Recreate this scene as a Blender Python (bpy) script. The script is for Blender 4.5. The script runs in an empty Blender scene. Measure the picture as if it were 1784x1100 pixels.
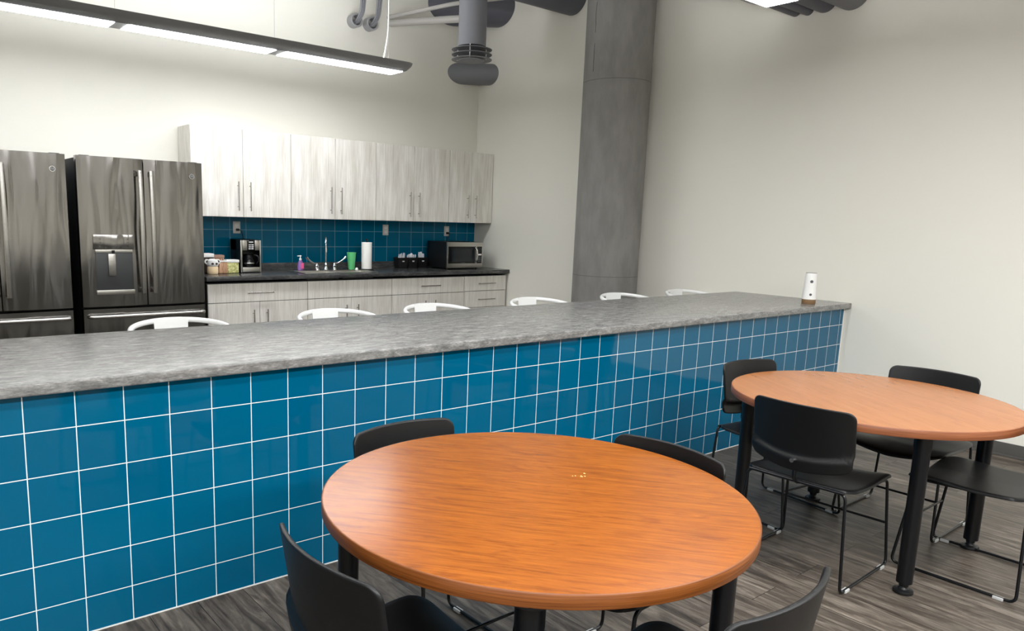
import bpy, bmesh, math, random
from mathutils import Vector, Matrix
random.seed(7)
PI = math.pi
SC = bpy.context.scene
COL = SC.collection

# ------------------------------------------------------------------ camera
cam_d = bpy.data.cameras.new('camera')
cam = bpy.data.objects.new('camera', cam_d); COL.objects.link(cam)
SC.camera = cam
YAW, PITCH, ROLL = 0.6631815, -0.1689276, 0.02789462
cy_, sy_ = math.cos(YAW), math.sin(YAW)
Fv = Vector((sy_*math.cos(PITCH), cy_*math.cos(PITCH), math.sin(PITCH)))
R0 = Vector((cy_, -sy_, 0)); U0 = R0.cross(Fv)
Rv = R0*math.cos(ROLL) + U0*math.sin(ROLL)
Uv = -R0*math.sin(ROLL) + U0*math.cos(ROLL)
m = Matrix.Identity(4)
for i in range(3):
    m[i][0] = Rv[i]; m[i][1] = Uv[i]; m[i][2] = -Fv[i]
m.translation = Vector((-0.36192, -2.63777, 1.45005))
cam.matrix_world = m
cam_d.sensor_fit = 'HORIZONTAL'; cam_d.sensor_width = 36.0
cam_d.lens = 1306.233/1784*36.0
cam_d.shift_x = (892-778.643)/1784
cam_d.shift_y = (605.715-550)/1784
cam_d.clip_start = 0.02; cam_d.clip_end = 60

# ------------------------------------------------------------------ world, exposure, lamp strengths
w = bpy.data.worlds.new('world'); SC.world = w; w.use_nodes = True
w.node_tree.nodes['Background'].inputs[0].default_value = (0.75, 0.8, 0.85, 1)
w.node_tree.nodes['Background'].inputs[1].default_value = 0.05
SC.view_settings.view_transform = 'Standard'
SC.view_settings.look = 'None'
SC.view_settings.exposure = 0.08
SC.view_settings.gamma = 1.0
SC.view_settings.use_curve_mapping = False
DOWN = 31.0      # strength of a pendant's lower lens
UPS = 25.0        # strength of a pendant's upper lens
DOWN2 = 17.0

# ------------------------------------------------------------------ helpers: materials
def lin(c):
    return tuple((v/12.92 if v <= .04045 else ((v+.055)/1.055)**2.4) for v in (x/255 for x in c))
def mat(name, rgb, rough=.5, metal=0.0, spec=.5, coat=0, trans=0, ior=1.45, emit=None, es=0, alpha=1):
    mt = bpy.data.materials.new(name); mt.use_nodes = True
    b = mt.node_tree.nodes['Principled BSDF']
    b.inputs['Base Color'].default_value = (*lin(rgb), 1)
    b.inputs['Roughness'].default_value = rough
    b.inputs['Metallic'].default_value = metal
    b.inputs['Specular IOR Level'].default_value = spec
    b.inputs['Coat Weight'].default_value = coat
    b.inputs['Transmission Weight'].default_value = trans
    b.inputs['IOR'].default_value = ior
    b.inputs['Alpha'].default_value = alpha
    if emit:
        b.inputs['Emission Color'].default_value = (*lin(emit), 1)
        b.inputs['Emission Strength'].default_value = es
    return mt
class NT:
    def __init__(s, mt): s.t = mt.node_tree; s.b = s.t.nodes['Principled BSDF']
    def n(s, typ, **kw):
        x = s.t.nodes.new(typ)
        for k, v in kw.items():
            if k in x.inputs.keys(): x.inputs[k].default_value = v
            else: setattr(x, k, v)
        return x
    def l(s, a, b): s.t.links.new(a, b)
    def coord(s, scale=(1,1,1), rot=(0,0,0), kind='Object'):
        tc = s.n('ShaderNodeTexCoord'); mp = s.n('ShaderNodeMapping')
        mp.inputs['Rotation'].default_value = rot
        s.l(tc.outputs[kind], mp.inputs['Vector'])
        m2 = s.n('ShaderNodeMapping'); m2.inputs['Scale'].default_value = scale; m2.inputs['Location'].default_value = (3.173, 5.719, 2.391) if kind == 'Object' and max(scale) != 1 else (0, 0, 0)
        s.l(mp.outputs[0], m2.inputs['Vector']); return m2.outputs[0]
    def noise(s, vec, scale, detail=4, rough=.5, dist=0):
        x = s.n('ShaderNodeTexNoise'); x.inputs['Scale'].default_value = scale
        x.inputs['Detail'].default_value = detail; x.inputs['Roughness'].default_value = rough
        x.inputs['Distortion'].default_value = dist
        s.l(vec, x.inputs['Vector']); return x.outputs['Fac']
    def ramp(s, fac, stops):
        x = s.n('ShaderNodeValToRGB'); e = x.color_ramp.elements
        while len(e) < len(stops): e.new(.5)
        for i, (p, c) in enumerate(stops):
            e[i].position = p; e[i].color = (*lin(c), 1)
        s.l(fac, x.inputs['Fac']); return x.outputs['Color']
    def bump(s, fac, strength, dist=.01):
        x = s.n('ShaderNodeBump'); x.inputs['Strength'].default_value = strength; x.inputs['Distance'].default_value = dist
        s.l(fac, x.inputs['Height']); s.l(x.outputs[0], s.b.inputs['Normal']); return x
    def mix(s, fac, a, b, mode='MIX'):
        x = s.n('ShaderNodeMix', data_type='RGBA', blend_type=mode)
        if isinstance(fac, float): x.inputs[0].default_value = fac
        else: s.l(fac, x.inputs[0])
        s.l(a, x.inputs[6]); s.l(b, x.inputs[7]); return x.outputs[2]
    def math(s, op, a, b=None):
        x = s.n('ShaderNodeMath', operation=op)
        for i, v in enumerate((a, b)):
            if v is None: continue
            if isinstance(v, (int, float)): x.inputs[i].default_value = v
            else: s.l(v, x.inputs[i])
        return x.outputs[0]

def wall_paint(name, rgb, bump=.12):
    mt = mat(name, rgb, .55, spec=.35); t = NT(mt); c = t.coord()
    t.bump(t.noise(c, 260, 3), bump, .002); return mt

M = {}
M['wall'] = wall_paint('wall_paint', (231, 229, 219))
M['ceiling'] = wall_paint('ceiling_paint', (226, 226, 224))

def grey_oak():
    mt = mat('grey_oak_planks', (110, 104, 98), .42, spec=.4); t = NT(mt)
    c = t.coord((1, 1, 1), (0, 0, PI/2))
    br = t.n('ShaderNodeTexBrick', offset=.37, offset_frequency=2, squash=1)
    br.inputs['Scale'].default_value = 1; br.inputs['Brick Width'].default_value = 1.22
    br.inputs['Row Height'].default_value = .178; br.inputs['Mortar Size'].default_value = .0012
    br.inputs['Color1'].default_value = (0, 0, 0, 1); br.inputs['Color2'].default_value = (1, 1, 1, 1)
    br.inputs['Mortar'].default_value = (.5, .5, .5, 1); br.inputs['Mortar Smooth'].default_value = 0
    t.l(c, br.inputs['Vector'])
    # every plank shifts the grain pattern
    sh = t.n('ShaderNodeVectorMath', operation='SCALE'); sh.inputs['Scale'].default_value = 7.3
    t.l(br.outputs['Color'], sh.inputs[0])
    ad = t.n('ShaderNodeVectorMath', operation='ADD'); t.l(c, ad.inputs[0]); t.l(sh.outputs[0], ad.inputs[1])
    mp = t.n('ShaderNodeMapping'); mp.inputs['Scale'].default_value = (1.5, 13, 13); mp.inputs['Location'].default_value = (1.37, 2.71, 5.183); t.l(ad.outputs[0], mp.inputs['Vector'])
    n1 = t.noise(mp.outputs[0], 1.6, 8, .68, 1.2)
    mp2 = t.n('ShaderNodeMapping'); mp2.inputs['Scale'].default_value = (2.2, 7, 7); mp2.inputs['Location'].default_value = (4.37, 1.71, 3.183); t.l(ad.outputs[0], mp2.inputs['Vector'])
    n2 = t.noise(mp2.outputs[0], 1.7, 5, .6, 1.6)
    g = t.ramp(n1, [(.30, (54, 48, 43)), (.46, (92, 85, 78)), (.60, (128, 121, 113)), (.75, (166, 159, 150))])
    g2 = t.ramp(n2, [(.3, (78, 72, 66)), (.5, (160, 154, 146)), (.7, (224, 219, 211))])
    a = t.mix(.55, g, g2, 'MULTIPLY')
    pl = t.ramp(br.outputs['Color'], [(0, (190, 186, 182)), (1, (255, 252, 248))])
    a = t.mix(.7, a, pl, 'MULTIPLY')
    dk = t.ramp(br.outputs['Fac'], [(0, (255, 255, 255)), (1, (70, 66, 62))])
    a = t.mix(1.0, a, dk, 'MULTIPLY')
    hs = t.n('ShaderNodeHueSaturation'); hs.inputs['Value'].default_value = 1.2; t.l(a, hs.inputs['Color'])
    t.l(hs.outputs[0], t.b.inputs['Base Color'])
    t.bump(n1, .12, .002)
    return mt
M['floor'] = grey_oak()

def tile_mat(name, px, pz, ox, oz, c1, c2, grout, gw=.0032, spec=.34):
    mt = mat(name, c1, .06, spec=spec); t = NT(mt)
    tc = t.n('ShaderNodeTexCoord'); sp = t.n('ShaderNodeSeparateXYZ'); t.l(tc.outputs['Object'], sp.inputs[0])
    ms = []
    ids = []
    for k, (p, o) in ((0, (px, ox)), (2, (pz, oz))):
        a = t.math('ADD', sp.outputs[k], -o + 100*p)
        a = t.math('DIVIDE', a, p)
        f = t.math('FRACT', a); ids.append(t.math('FLOOR', a))
        d = t.math('SUBTRACT', f, .5); d = t.math('ABSOLUTE', d)
        ms.append(t.math('GREATER_THAN', d, .5 - gw*.5/p))
    g = t.math('MAXIMUM', ms[0], ms[1])
    wn = t.n('ShaderNodeTexWhiteNoise', noise_dimensions='2D')
    cb = t.n('ShaderNodeCombineXYZ'); t.l(ids[0], cb.inputs[0]); t.l(ids[1], cb.inputs[1]); t.l(cb.outputs[0], wn.inputs['Vector'])
    col = t.ramp(wn.outputs['Value'], [(0, c1), (1, c2)])
    gr = t.n('ShaderNodeRGB'); gr.outputs[0].default_value = (*lin(grout), 1)
    t.l(t.mix(g, col, gr.outputs[0]), t.b.inputs['Base Color'])
    t.l(t.math('ADD', t.math('MULTIPLY', g, .6), .05), t.b.inputs['Roughness'])
    # each glass tile lies at a slightly different angle, grout sits a little lower
    nm = t.n('ShaderNodeNewGeometry'); v = t.n('ShaderNodeVectorMath', operation='SUBTRACT'); v.inputs[1].default_value = (.5, .5, .5)
    t.l(wn.outputs['Color'], v.inputs[0])
    sc = t.n('ShaderNodeVectorMath', operation='SCALE'); sc.inputs['Scale'].default_value = .012; t.l(v.outputs[0], sc.inputs[0])
    ad = t.n('ShaderNodeVectorMath', operation='ADD'); t.l(nm.outputs['Normal'], ad.inputs[0]); t.l(sc.outputs[0], ad.inputs[1])
    no = t.n('ShaderNodeVectorMath', operation='NORMALIZE'); t.l(ad.outputs[0], no.inputs[0])
    t.l(no.outputs[0], t.b.inputs['Normal'])
    return mt
M['bar_tile'] = tile_mat('teal_glass_tile', .1524, .1524, 0, .7409, (0, 90, 126), (1, 96, 132), (236, 246, 246))
M['splash_tile'] = tile_mat('teal_glass_splash_tile', .1646, .1646, 2.308, 1.297, (0, 94, 126), (2, 100, 132), (140, 180, 190), .003, .12)

def concrete_laminate(name, dark, mid, light, rough=.28, spec=.5, sc=1):
    mt = mat(name, mid, rough, spec=spec); t = NT(mt)
    c = t.coord((1.0*sc, 3.2*sc, 3.2*sc))
    n1 = t.noise(c, 4.5, 9, .7, .6); n2 = t.noise(c, 22, 6, .7, .3)
    a = t.ramp(n1, [(.33, dark), (.5, mid), (.68, light)])
    b = t.ramp(n2, [(.35, (176, 176, 176)), (.65, (255, 255, 255))])
    t.l(t.mix(.8, a, b, 'MULTIPLY'), t.b.inputs['Base Color'])
    t.bump(n2, .05, .001); return mt
M['bar_top'] = concrete_laminate('grey_stone_laminate', (112, 112, 111), (144, 144, 142), (184, 183, 180), .24, sc=2.6)
M['counter'] = concrete_laminate('dark_stone_laminate', (50, 52, 54), (74, 75, 76), (108, 108, 106), .22)

def pale_grain(name, rgb_lo, rgb_mid, rgb_hi):
    mt = mat(name, rgb_mid, .45, spec=.35); t = NT(mt)
    c = t.coord((38, 38, 1.6)); n = t.noise(c, 2.2, 6, .65, .4)
    c2 = t.coord((6, 6, .9)); n2 = t.noise(c2, 1.6, 3, .5, .5)
    a = t.ramp(n, [(.3, rgb_lo), (.5, rgb_mid), (.68, rgb_hi)])
    b = t.ramp(n2, [(.35, (232, 230, 226)), (.6, (255, 255, 255))])
    t.l(t.mix(.8, a, b, 'MULTIPLY'), t.b.inputs['Base Color'])
    return mt
M['cabinet'] = pale_grain('pale_ash_laminate', (212, 208, 200), (230, 227, 220), (242, 240, 235))

def cherry(name, rot, k=(1, 1, 1), soft=False):
    mt = mat(name, (190, 110, 50), .24, spec=.7); t = NT(mt)
    c = t.coord((1.2, 16, 16) if soft else (1.6, 30, 30), (0, 0, rot)); n = t.noise(c, 2.4 if soft else 3.0, 2 if soft else 6, .5 if soft else .66, .6)
    c2 = t.coord((1.5, 6, 6), (0, 0, rot)); n2 = t.noise(c2, 2.2, 5, .6, 2.2)
    c3 = t.coord((9, 190, 190), (0, 0, rot)); n3 = t.noise(c3, 2.2, 3, .6, .2)
    h = lambda r, g, b: (r*k[0], g*k[1], b*k[2])
    a = t.ramp(n, [(.28, h(142, 84, 36)), (.46, h(176, 108, 50)), (.62, h(192, 122, 62)), (.8, h(206, 138, 78))])
    if soft: a = t.ramp(n, [(.25, h(172, 105, 50)), (.75, h(188, 119, 60))])
    b = t.ramp(n2, [(.3, (218, 202, 186)), (.5, (255, 255, 255)), (.7, (238, 228, 216))])
    d = t.ramp(n3, [(.25, (206, 180, 160)), (.5, (255, 255, 255))])
    a = t.mix(.45 if soft else .8, a, b, 'MULTIPLY'); a = t.mix(0.0 if soft else .45, a, d, 'MULTIPLY')
    t.l(a, t.b.inputs['Base Color']); return mt
def edge_band(name, lo, hi):
    mt = mat(name, lo, .4); t = NT(mt)
    n = t.noise(t.coord((3, 3, 190)), 1.6, 4, .6, .5)
    t.l(t.ramp(n, [(.35, lo), (.65, hi)]), t.b.inputs['Base Color']); return mt
M['cherry'] = cherry('cherry_laminate', .862, (.85, .76, .36))
M['edge'] = edge_band('cherry_edge_band', (98, 52, 18), (132, 76, 32))
M['edge2'] = edge_band('pinker_cherry_edge_band', (112, 62, 36), (142, 86, 54))
M['cherry2'] = cherry('cherry_laminate_pinker', -1.01, (.93, .93, .98), True)

def steel(name, rgb, rough, wav=0.0, sc=(1, 1, 1)):
    mt = mat(name, rgb, rough, 1.0); t = NT(mt)
    c = t.coord(sc); 
    if wav:
        n = t.noise(c, 3.2, 1.5, .4, .5); t.bump(n, wav, .05)
    c2 = t.coord((3, 3, 240)); n2 = t.noise(c2, 3, 2, .5)
    t.l(t.math('ADD', t.math('MULTIPLY', n2, .08), rough-.04), t.b.inputs['Roughness'])
    return mt
M['fridge'] = steel('brushed_slate_steel', (136, 134, 131), .16, .6, (2.4, 1, .32))
M['handle'] = steel('satin_steel', (176, 174, 170), .26)
M['steel'] = steel('brushed_steel', (186, 184, 178), .3)
M['chrome'] = mat('chrome', (225, 226, 228), .07, 1.0)
M['black'] = mat('black_plastic', (18, 19, 21), .42, spec=.45)
M['black_gloss'] = mat('black_glossy_plastic', (10, 11, 14), .12)
M['chair'] = mat('charcoal_chair_plastic', (12, 13, 15), .42, spec=.45)
t = NT(M['chair']); t.bump(t.noise(t.coord(), 420, 2), .12, .0008)
M['tube'] = mat('black_enamel_steel', (9, 11, 15), .28, spec=.5)
M['glide'] = mat('clear_nylon', (212, 214, 214), .3, spec=.5, trans=.25)
M['white_metal'] = mat('white_enamel_steel', (246, 247, 246), .25, coat=.3)
M['white'] = mat('white_plastic', (240, 240, 238), .35)
M['warm_white'] = mat('white_outlet_plastic', (206, 205, 198), .4)
M['kick'] = mat('grey_rubber_base', (84, 82, 79), .5)
M['dark_gap'] = mat('dark_cabinet_body', (22, 24, 28), .6)
M['lamp_grey'] = mat('grey_powder_coat', (150, 151, 152), .45, metal=.2)
M['lens_down'] = mat('glowing_lens', (255, 255, 255), .5, emit=(250, 252, 255), es=DOWN)
M['lens_down2'] = mat('glowing_lens_softer', (255, 255, 255), .5, emit=(250, 252, 255), es=DOWN2)
M['lens_up'] = mat('glowing_upper_lens', (255, 255, 255), .5, emit=(250, 252, 255), es=UPS)
M['wire'] = mat('fine_steel_wire', (200, 200, 200), .3, 1)
M['duct'] = mat('grey_painted_duct', (122, 123, 128), .5)
M['duct_dark'] = mat('dark_grey_painted_duct', (96, 97, 106), .5)
M['pipe'] = mat('pale_painted_pipe', (176, 173, 168), .5)
M['cable_grey'] = mat('grey_cable_jacket', (128, 128, 134), .45)
M['sleeve'] = mat('sleeve_plastic', (150, 150, 152), .45)
M['screen'] = mat('dark_glass', (30, 36, 40), .08)
M['purple'] = mat('purple_soap', (170, 130, 205), .15, trans=.4)
M['pink'] = mat('pink_label', (226, 96, 150), .4)
M['green'] = mat('mint_green_plastic', (104, 206, 134), .35)
M['paper'] = mat('paper_towel', (242, 240, 236), .9, spec=.1)
M['clear'] = mat('clear_plastic', (240, 244, 250), .15, trans=.35, ior=1.3)
M['wood'] = mat('walnut_base', (128, 100, 70), .5)
M['lens_grey'] = mat('grey_lens', (90, 94, 100), .15)
M['pasta'] = mat('pale_green_pasta', (206, 204, 132), .6)
t = NT(M['pasta']); n = t.noise(t.coord(), 70, 4, .6, 1.5)
t.l(t.ramp(n, [(.35, (96, 96, 44)), (.5, (206, 206, 128)), (.65, (238, 234, 190))]), t.b.inputs['Base Color'])
M['sticks'] = mat('brown_snack_sticks', (196, 152, 120), .6)
t = NT(M['sticks']); n = t.noise(t.coord((90, 90, 6)), 1.5, 3, .6, .6)
t.l(t.ramp(n, [(.35, (98, 62, 44)), (.5, (190, 146, 112)), (.65, (232, 200, 170))]), t.b.inputs['Base Color'])
M['cream'] = mat('cream_snack_mix', (244, 218, 176), .6)
M['brown'] = mat('brown_lid', (150, 120, 104), .5)
M['bear_dark'] = mat('dark_brown_spots', (52, 38, 34), .5)
M['crumb'] = mat('pale_crumb', (248, 232, 150), .7)
def column_mat():
    mt = mat('grey_painted_concrete', (116, 114, 112), .6, spec=.3); t = NT(mt)
    tc = t.n('ShaderNodeTexCoord'); sp = t.n('ShaderNodeSeparateXYZ'); t.l(tc.outputs['Object'], sp.inputs[0])
    c = t.coord((1, 1, .35)); n = t.noise(c, 9, 6, .6)
    a = t.ramp(n, [(.35, (122, 120, 117)), (.65, (136, 134, 131))])
    seam = None
    for z in (.97, 2.72, 4.0):
        d = t.math('ABSOLUTE', t.math('SUBTRACT', sp.outputs[2], z)); s = t.math('LESS_THAN', d, .004)
        seam = s if seam is None else t.math('MAXIMUM', seam, s)
    # the narrow broken crack that climbs the column
    n2 = t.noise(t.coord((1, 1, .7)), 6, 4, .7)
    off = t.math('ADD', sp.outputs[1], t.math('MULTIPLY', n2, .03))
    dx = t.math('LESS_THAN', t.math('ABSOLUTE', t.math('SUBTRACT', off, .037)), .004)
    dx = t.math('MULTIPLY', dx, t.math('LESS_THAN', sp.outputs[0], 0.0))
    br = t.math('GREATER_THAN', t.noise(t.coord((1, 1, 1)), 9, 2), .5)
    hi = t.math('GREATER_THAN', sp.outputs[2], 2.6)
    crack = t.math('MULTIPLY', t.math('MULTIPLY', dx, br), hi)
    dk = t.n('ShaderNodeRGB'); dk.outputs[0].default_value = (*lin((84, 83, 82)), 1)
    a = t.mix(t.math('MAXIMUM', t.math('MULTIPLY', seam, .5), crack), a, dk.outputs[0])
    t.l(a, t.b.inputs['Base Color']); t.bump(n, .25, .004); return mt
M['column'] = column_mat()

# ------------------------------------------------------------------ helpers: meshes
class MB:
    def __init__(s): s.bm = bmesh.new()
    def box(s, x0, x1, y0, y1, z0, z1, bev=0, seg=2, mtx=None):
        g = bmesh.ops.create_cube(s.bm, size=1)
        vs = g['verts']
        for v in vs:
            v.co = Vector(((x0+x1)/2+v.co.x*(x1-x0), (y0+y1)/2+v.co.y*(y1-y0), (z0+z1)/2+v.co.z*(z1-z0)))
        if bev:
            es = list({e for v in vs for e in v.link_edges})
            r = bmesh.ops.bevel(s.bm, geom=vs+es, offset=bev, segments=seg, profile=.6, affect='EDGES')
            vs = list({v for f in r['faces'] for v in f.verts} | {v for v in vs if v.is_valid})
        if mtx: bmesh.ops.transform(s.bm, matrix=mtx, verts=vs)
        return s
    def rings(s, rings, cap=True, closed=True):
        rows = [[s.bm.verts.new(p) for p in r] for r in rings]
        n = len(rows[0])
        for a, b in zip(rows, rows[1:]):
            for i in range(n if closed else n-1):
                j = (i+1) % n
                s.bm.faces.new((a[i], a[j], b[j], b[i]))
        if cap:
            s.bm.faces.new(list(reversed(rows[0]))); s.bm.faces.new(rows[-1])
        return s
    def cyl(s, p0, p1, r, r2=None, seg=20):
        p0, p1 = Vector(p0), Vector(p1); r2 = r if r2 is None else r2
        d = (p1-p0).normalized(); a = d.orthogonal().normalized(); b = d.cross(a)
        R = lambda p, q: [p+(a*math.cos(2*PI*i/seg)+b*math.sin(2*PI*i/seg))*q for i in range(seg)]
        return s.rings([R(p0, r), R(p1, r2)])
    def lathe(s, prof, c=(0, 0, 0), seg=28, sx=1, sy=1):
        c = Vector(c)
        return s.rings([[c+Vector((r*sx*math.cos(2*PI*i/seg), r*sy*math.sin(2*PI*i/seg), z)) for i in range(seg)] for r, z in prof])
    def tube(s, pts, r, seg=10, fil=0, fs=5, closed=False, sy=1):
        P = [Vector(p) for p in pts]
        if fil:
            Q = []
            n = len(P)
            for i, p in enumerate(P):
                if not closed and i in (0, n-1): Q.append(p); continue
                a, b = P[i-1], P[(i+1) % n]
                da, db = (a-p), (b-p)
                k = min(fil, da.length*.49, db.length*.49)
                A, B = p+da.normalized()*k, p+db.normalized()*k
                for j in range(fs+1):
                    u = j/fs; Q.append(A*(1-u)**2+p*2*u*(1-u)+B*u*u)
            P = Q
        n = len(P); T = []
        for i in range(n):
            if closed: d = P[(i+1) % n]-P[i-1]
            else: d = P[min(i+1, n-1)]-P[max(i-1, 0)]
            T.append(d.normalized())
        a = T[0].orthogonal().normalized(); rows = []
        for i in range(n):
            a = (a-T[i]*a.dot(T[i])).normalized(); b = T[i].cross(a)
            rows.append([P[i]+(a*math.cos(2*PI*k/seg)+b*math.sin(2*PI*k/seg))*r for k in range(seg)])
        if closed:
            vr = [[s.bm.verts.new(p) for p in r_] for r_ in rows]
            for i in range(n):
                A, B = vr[i], vr[(i+1) % n]
                for k in range(seg): s.bm.faces.new((A[k], A[(k+1) % seg], B[(k+1) % seg], B[k]))
            return s
        return s.rings(rows)
    def build(s, name, m_, parent=None, smooth=True, ang=38, mods=None):
        me = bpy.data.meshes.new(name)
        bmesh.ops.recalc_face_normals(s.bm, faces=s.bm.faces)
        s.bm.to_mesh(me); s.bm.free()
        if smooth:
            for p in me.polygons: p.use_smooth = True
            me.set_sharp_from_angle(angle=math.radians(ang))
        me.materials.append(M[m_] if isinstance(m_, str) else m_)
        o = bpy.data.objects.new(name, me); COL.objects.link(o)
        if parent: o.parent = parent
        return o
def tag(o, label, cat, group=None):
    o['label'] = label; o['category'] = cat
    if group: o['group'] = group
    return o
def thing(name, label, cat, loc=(0, 0, 0), rz=0, group=None):
    o = bpy.data.objects.new(name, None); COL.objects.link(o)
    o.empty_display_size = .1
    o.location = loc; o.rotation_euler = (0, 0, rz)
    return tag(o, label, cat, group)
def struct(o): o['kind'] = 'structure'; return o
def kids(o): return [c for c in bpy.data.objects if c.parent is o]
def dup(root, loc, rz, label, group=None):
    r = root.copy(); COL.objects.link(r); r.location = loc; r.rotation_euler = (0, 0, rz); r['label'] = label
    if group: r['group'] = group
    for ch in kids(root):
        c = ch.copy(); COL.objects.link(c); c.parent = r
        for g in kids(ch):
            d = g.copy(); COL.objects.link(d); d.parent = c
    return r
def text_part(name, s, size, loc, rot, m_, parent, ext=.0004):
    cu = bpy.data.curves.new(name, 'FONT'); cu.body = s; cu.size = size; cu.extrude = ext
    cu.align_x = 'CENTER'; cu.align_y = 'CENTER'
    tmp = bpy.data.objects.new(name+'_tmp', cu); COL.objects.link(tmp)
    dg = bpy.context.evaluated_depsgraph_get(); dg.update()
    me = bpy.data.meshes.new_from_object(tmp.evaluated_get(dg))
    bpy.data.objects.remove(tmp)
    me.materials.clear(); me.materials.append(M[m_])
    o = bpy.data.objects.new(name, me); COL.objects.link(o); o.parent = parent
    o.location = loc; o.rotation_euler = rot; return o

# ------------------------------------------------------------------ room shell
XW, YW, XL, YF, ZC = 5.55, 4.46, -4.2, -6.2, 4.3
struct(MB().box(XL-.1, XW+.1, YF-.1, YW+.1, -.1, 0).build('floor', 'floor', smooth=False))
struct(MB().box(XL-.1, XW+.1, YF-.1, YW+.1, ZC, ZC+.1).build('ceiling', 'ceiling', smooth=False))
struct(MB().box(XL-.1, XW+.1, YW, YW+.1, 0, ZC).build('wall_back', 'wall', smooth=False))
struct(MB().box(XW, XW+.1, YF, YW, 0, ZC).build('wall_right', 'wall', smooth=False))
struct(MB().box(XL-.1, XL, YF, YW, 0, ZC).build('wall_left', 'wall', smooth=False))
struct(MB().box(XL-.1, XW+.1, YF-.1, YF, 0, ZC).build('wall_front', 'wall', smooth=False))
b = MB(); b.box(XW-.008, XW, YF, -.012, .0, .09, .002); b.box(XW-.018, XW-.008, YF, -.012, 0, .012, .003)
struct(b.build('baseboard_right', 'kick'))

# concrete column
o = thing('concrete_column', 'round grey painted concrete column against the right wall', 'column', (5.244, 2.116, 0))
b = MB(); b.lathe([(.305, 0), (.305, ZC)], seg=64); b.build('shaft', 'column', o)

# ------------------------------------------------------------------ bar
bar = thing('bar_partition', 'long low bar wall faced in square teal glass tiles', 'bar', (0, 0, 0))
MB().box(-1.7, 5.535, 0, .012, .004, .868).build('tile_facing', 'bar_tile', bar, smooth=False)
MB().box(-1.7, 5.549, .012, .15, 0, .868).build('wall_core', 'wall', bar, smooth=False)
MB().box(5.535, 5.549, -.002, .012, 0, .868).build('edge_trim', 'white', bar, smooth=False)
MB().box(-1.7, 5.535, -.004, 0, 0, .004).build('grout_line', 'white', bar, smooth=False)
ct = thing('bar_countertop', 'long grey stone-look countertop on the teal tiled bar', 'countertop', (0, 0, 0))
MB().box(-1.75, 5.549, -.048, .925, .869, .91, .007, 3).build('top_slab', 'bar_top', ct)

# white pet camera on the bar
g = thing('pet_camera', 'white tapered table camera with brown base on far end of grey countertop', 'camera', (5.155, .09, .91), 0)
MB().lathe([(.046, 0), (.048, .004), (.048, .03), (.047, .034)]).build('base', 'wood', g)
b = MB(); b.lathe([(.048, .034), (.0475, .04), (.040, .20), (.0385, .222), (.036, .226), (.0, .226)]); b.build('body', 'white', g)
MB().lathe([(.037, .2262), (.037, .2285), (0, .2285)]).build('top_ring', 'lens_grey', g)
dirc = Vector((-.9, -.43, 0)).normalized()
for z, r, k in ((.165, .011, .0405), (.07, .009, .0455)):
    q = Matrix.Rotation(.2, 3, 'Z') @ dirc
    MB().cyl(q*(k-.006)+Vector((0, 0, z)), q*(k+.0015)+Vector((0, 0, z)), r).build('lens' if z > .1 else 'treat_hole', 'lens_grey', g)

# ------------------------------------------------------------------ pendant lights
def pendant(y, xend, xstart, label, lens_mat, wires, zb=2.75, cord=None):
    o = thing('pendant_light', label, 'light', (xend, y, zb))
    L = xstart-xend                      # negative: runs to the left
    prof = [(-.225, .060), (-.20, .036), (-.15, .017), (-.105, .004), (-.1, 0), (.1, 0), (.105, .004), (.15, .017), (.20, .036), (.225, .060), (.12, .058), (-.12, .058)]
    b = MB()
    def sec(x, k): return [Vector((x, yy*k, zz+(.052-zz)*(1-k))) for yy, zz in prof]
    rings = [sec(L, 1)] + [sec(-.10+.1*math.sin(a)-.0, math.cos(a)*.999+.001) for a in (0, .4, .8, 1.15, 1.4, 1.53)]
    b.rings(rings); b.build('housing', 'lamp_grey', o)
    n = int((-L-.1)/1.22)+1
    for i in range(n):
        x1 = -.09-i*1.22; x0 = max(x1-1.13, L+.03)
        if x0 > x1-.1: break
        MB().box(x0, x1, -.098, .098, -.004, .004, .003).build('diffuser', lens_mat, o)
    MB().box(L+.05, -.07, -.10, .10, .058, .078).build('upper_diffuser', 'lens_up', o)
    for x in wires:
        MB().cyl((x-xend, 0, .06), (x-xend, 0, ZC-zb), .0016, seg=6).build('suspension_wire', 'wire', o)
    if cord:
        MB().tube([(cord-xend-.07, .0, .055), (cord-xend-.05, .0, .12), (cord-xend-.008, 0, .32), (cord-xend-.004, 0, .6), (cord-xend-.004, 0, ZC-zb)], .005, 8, fil=.1).build('power_cord', 'white', o)
    return o
pendant(3.30, 3.70, -.08, 'long grey pendant light hanging over the kitchen side', 'lens_down', (3.52, 2.42, 1.2, .1), cord=3.52)
pendant(-.13, 4.10, .32, 'pendant light over the tables, only its lit end showing at top right', 'lens_down2', (3.9, 2.8, .5))

# the further lamp rows, above and behind the camera
for y_, e_ in ((-1.85, 75), (-3.6, 330)):
    ld = bpy.data.lights.new('rear_row_lamp', 'AREA'); ld.shape = 'RECTANGLE'; ld.size = 7.0; ld.size_y = .2; ld.energy = e_
    lo = bpy.data.objects.new('rear_row_lamp', ld); COL.objects.link(lo); lo.location = (.7, y_, 2.78)

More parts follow.
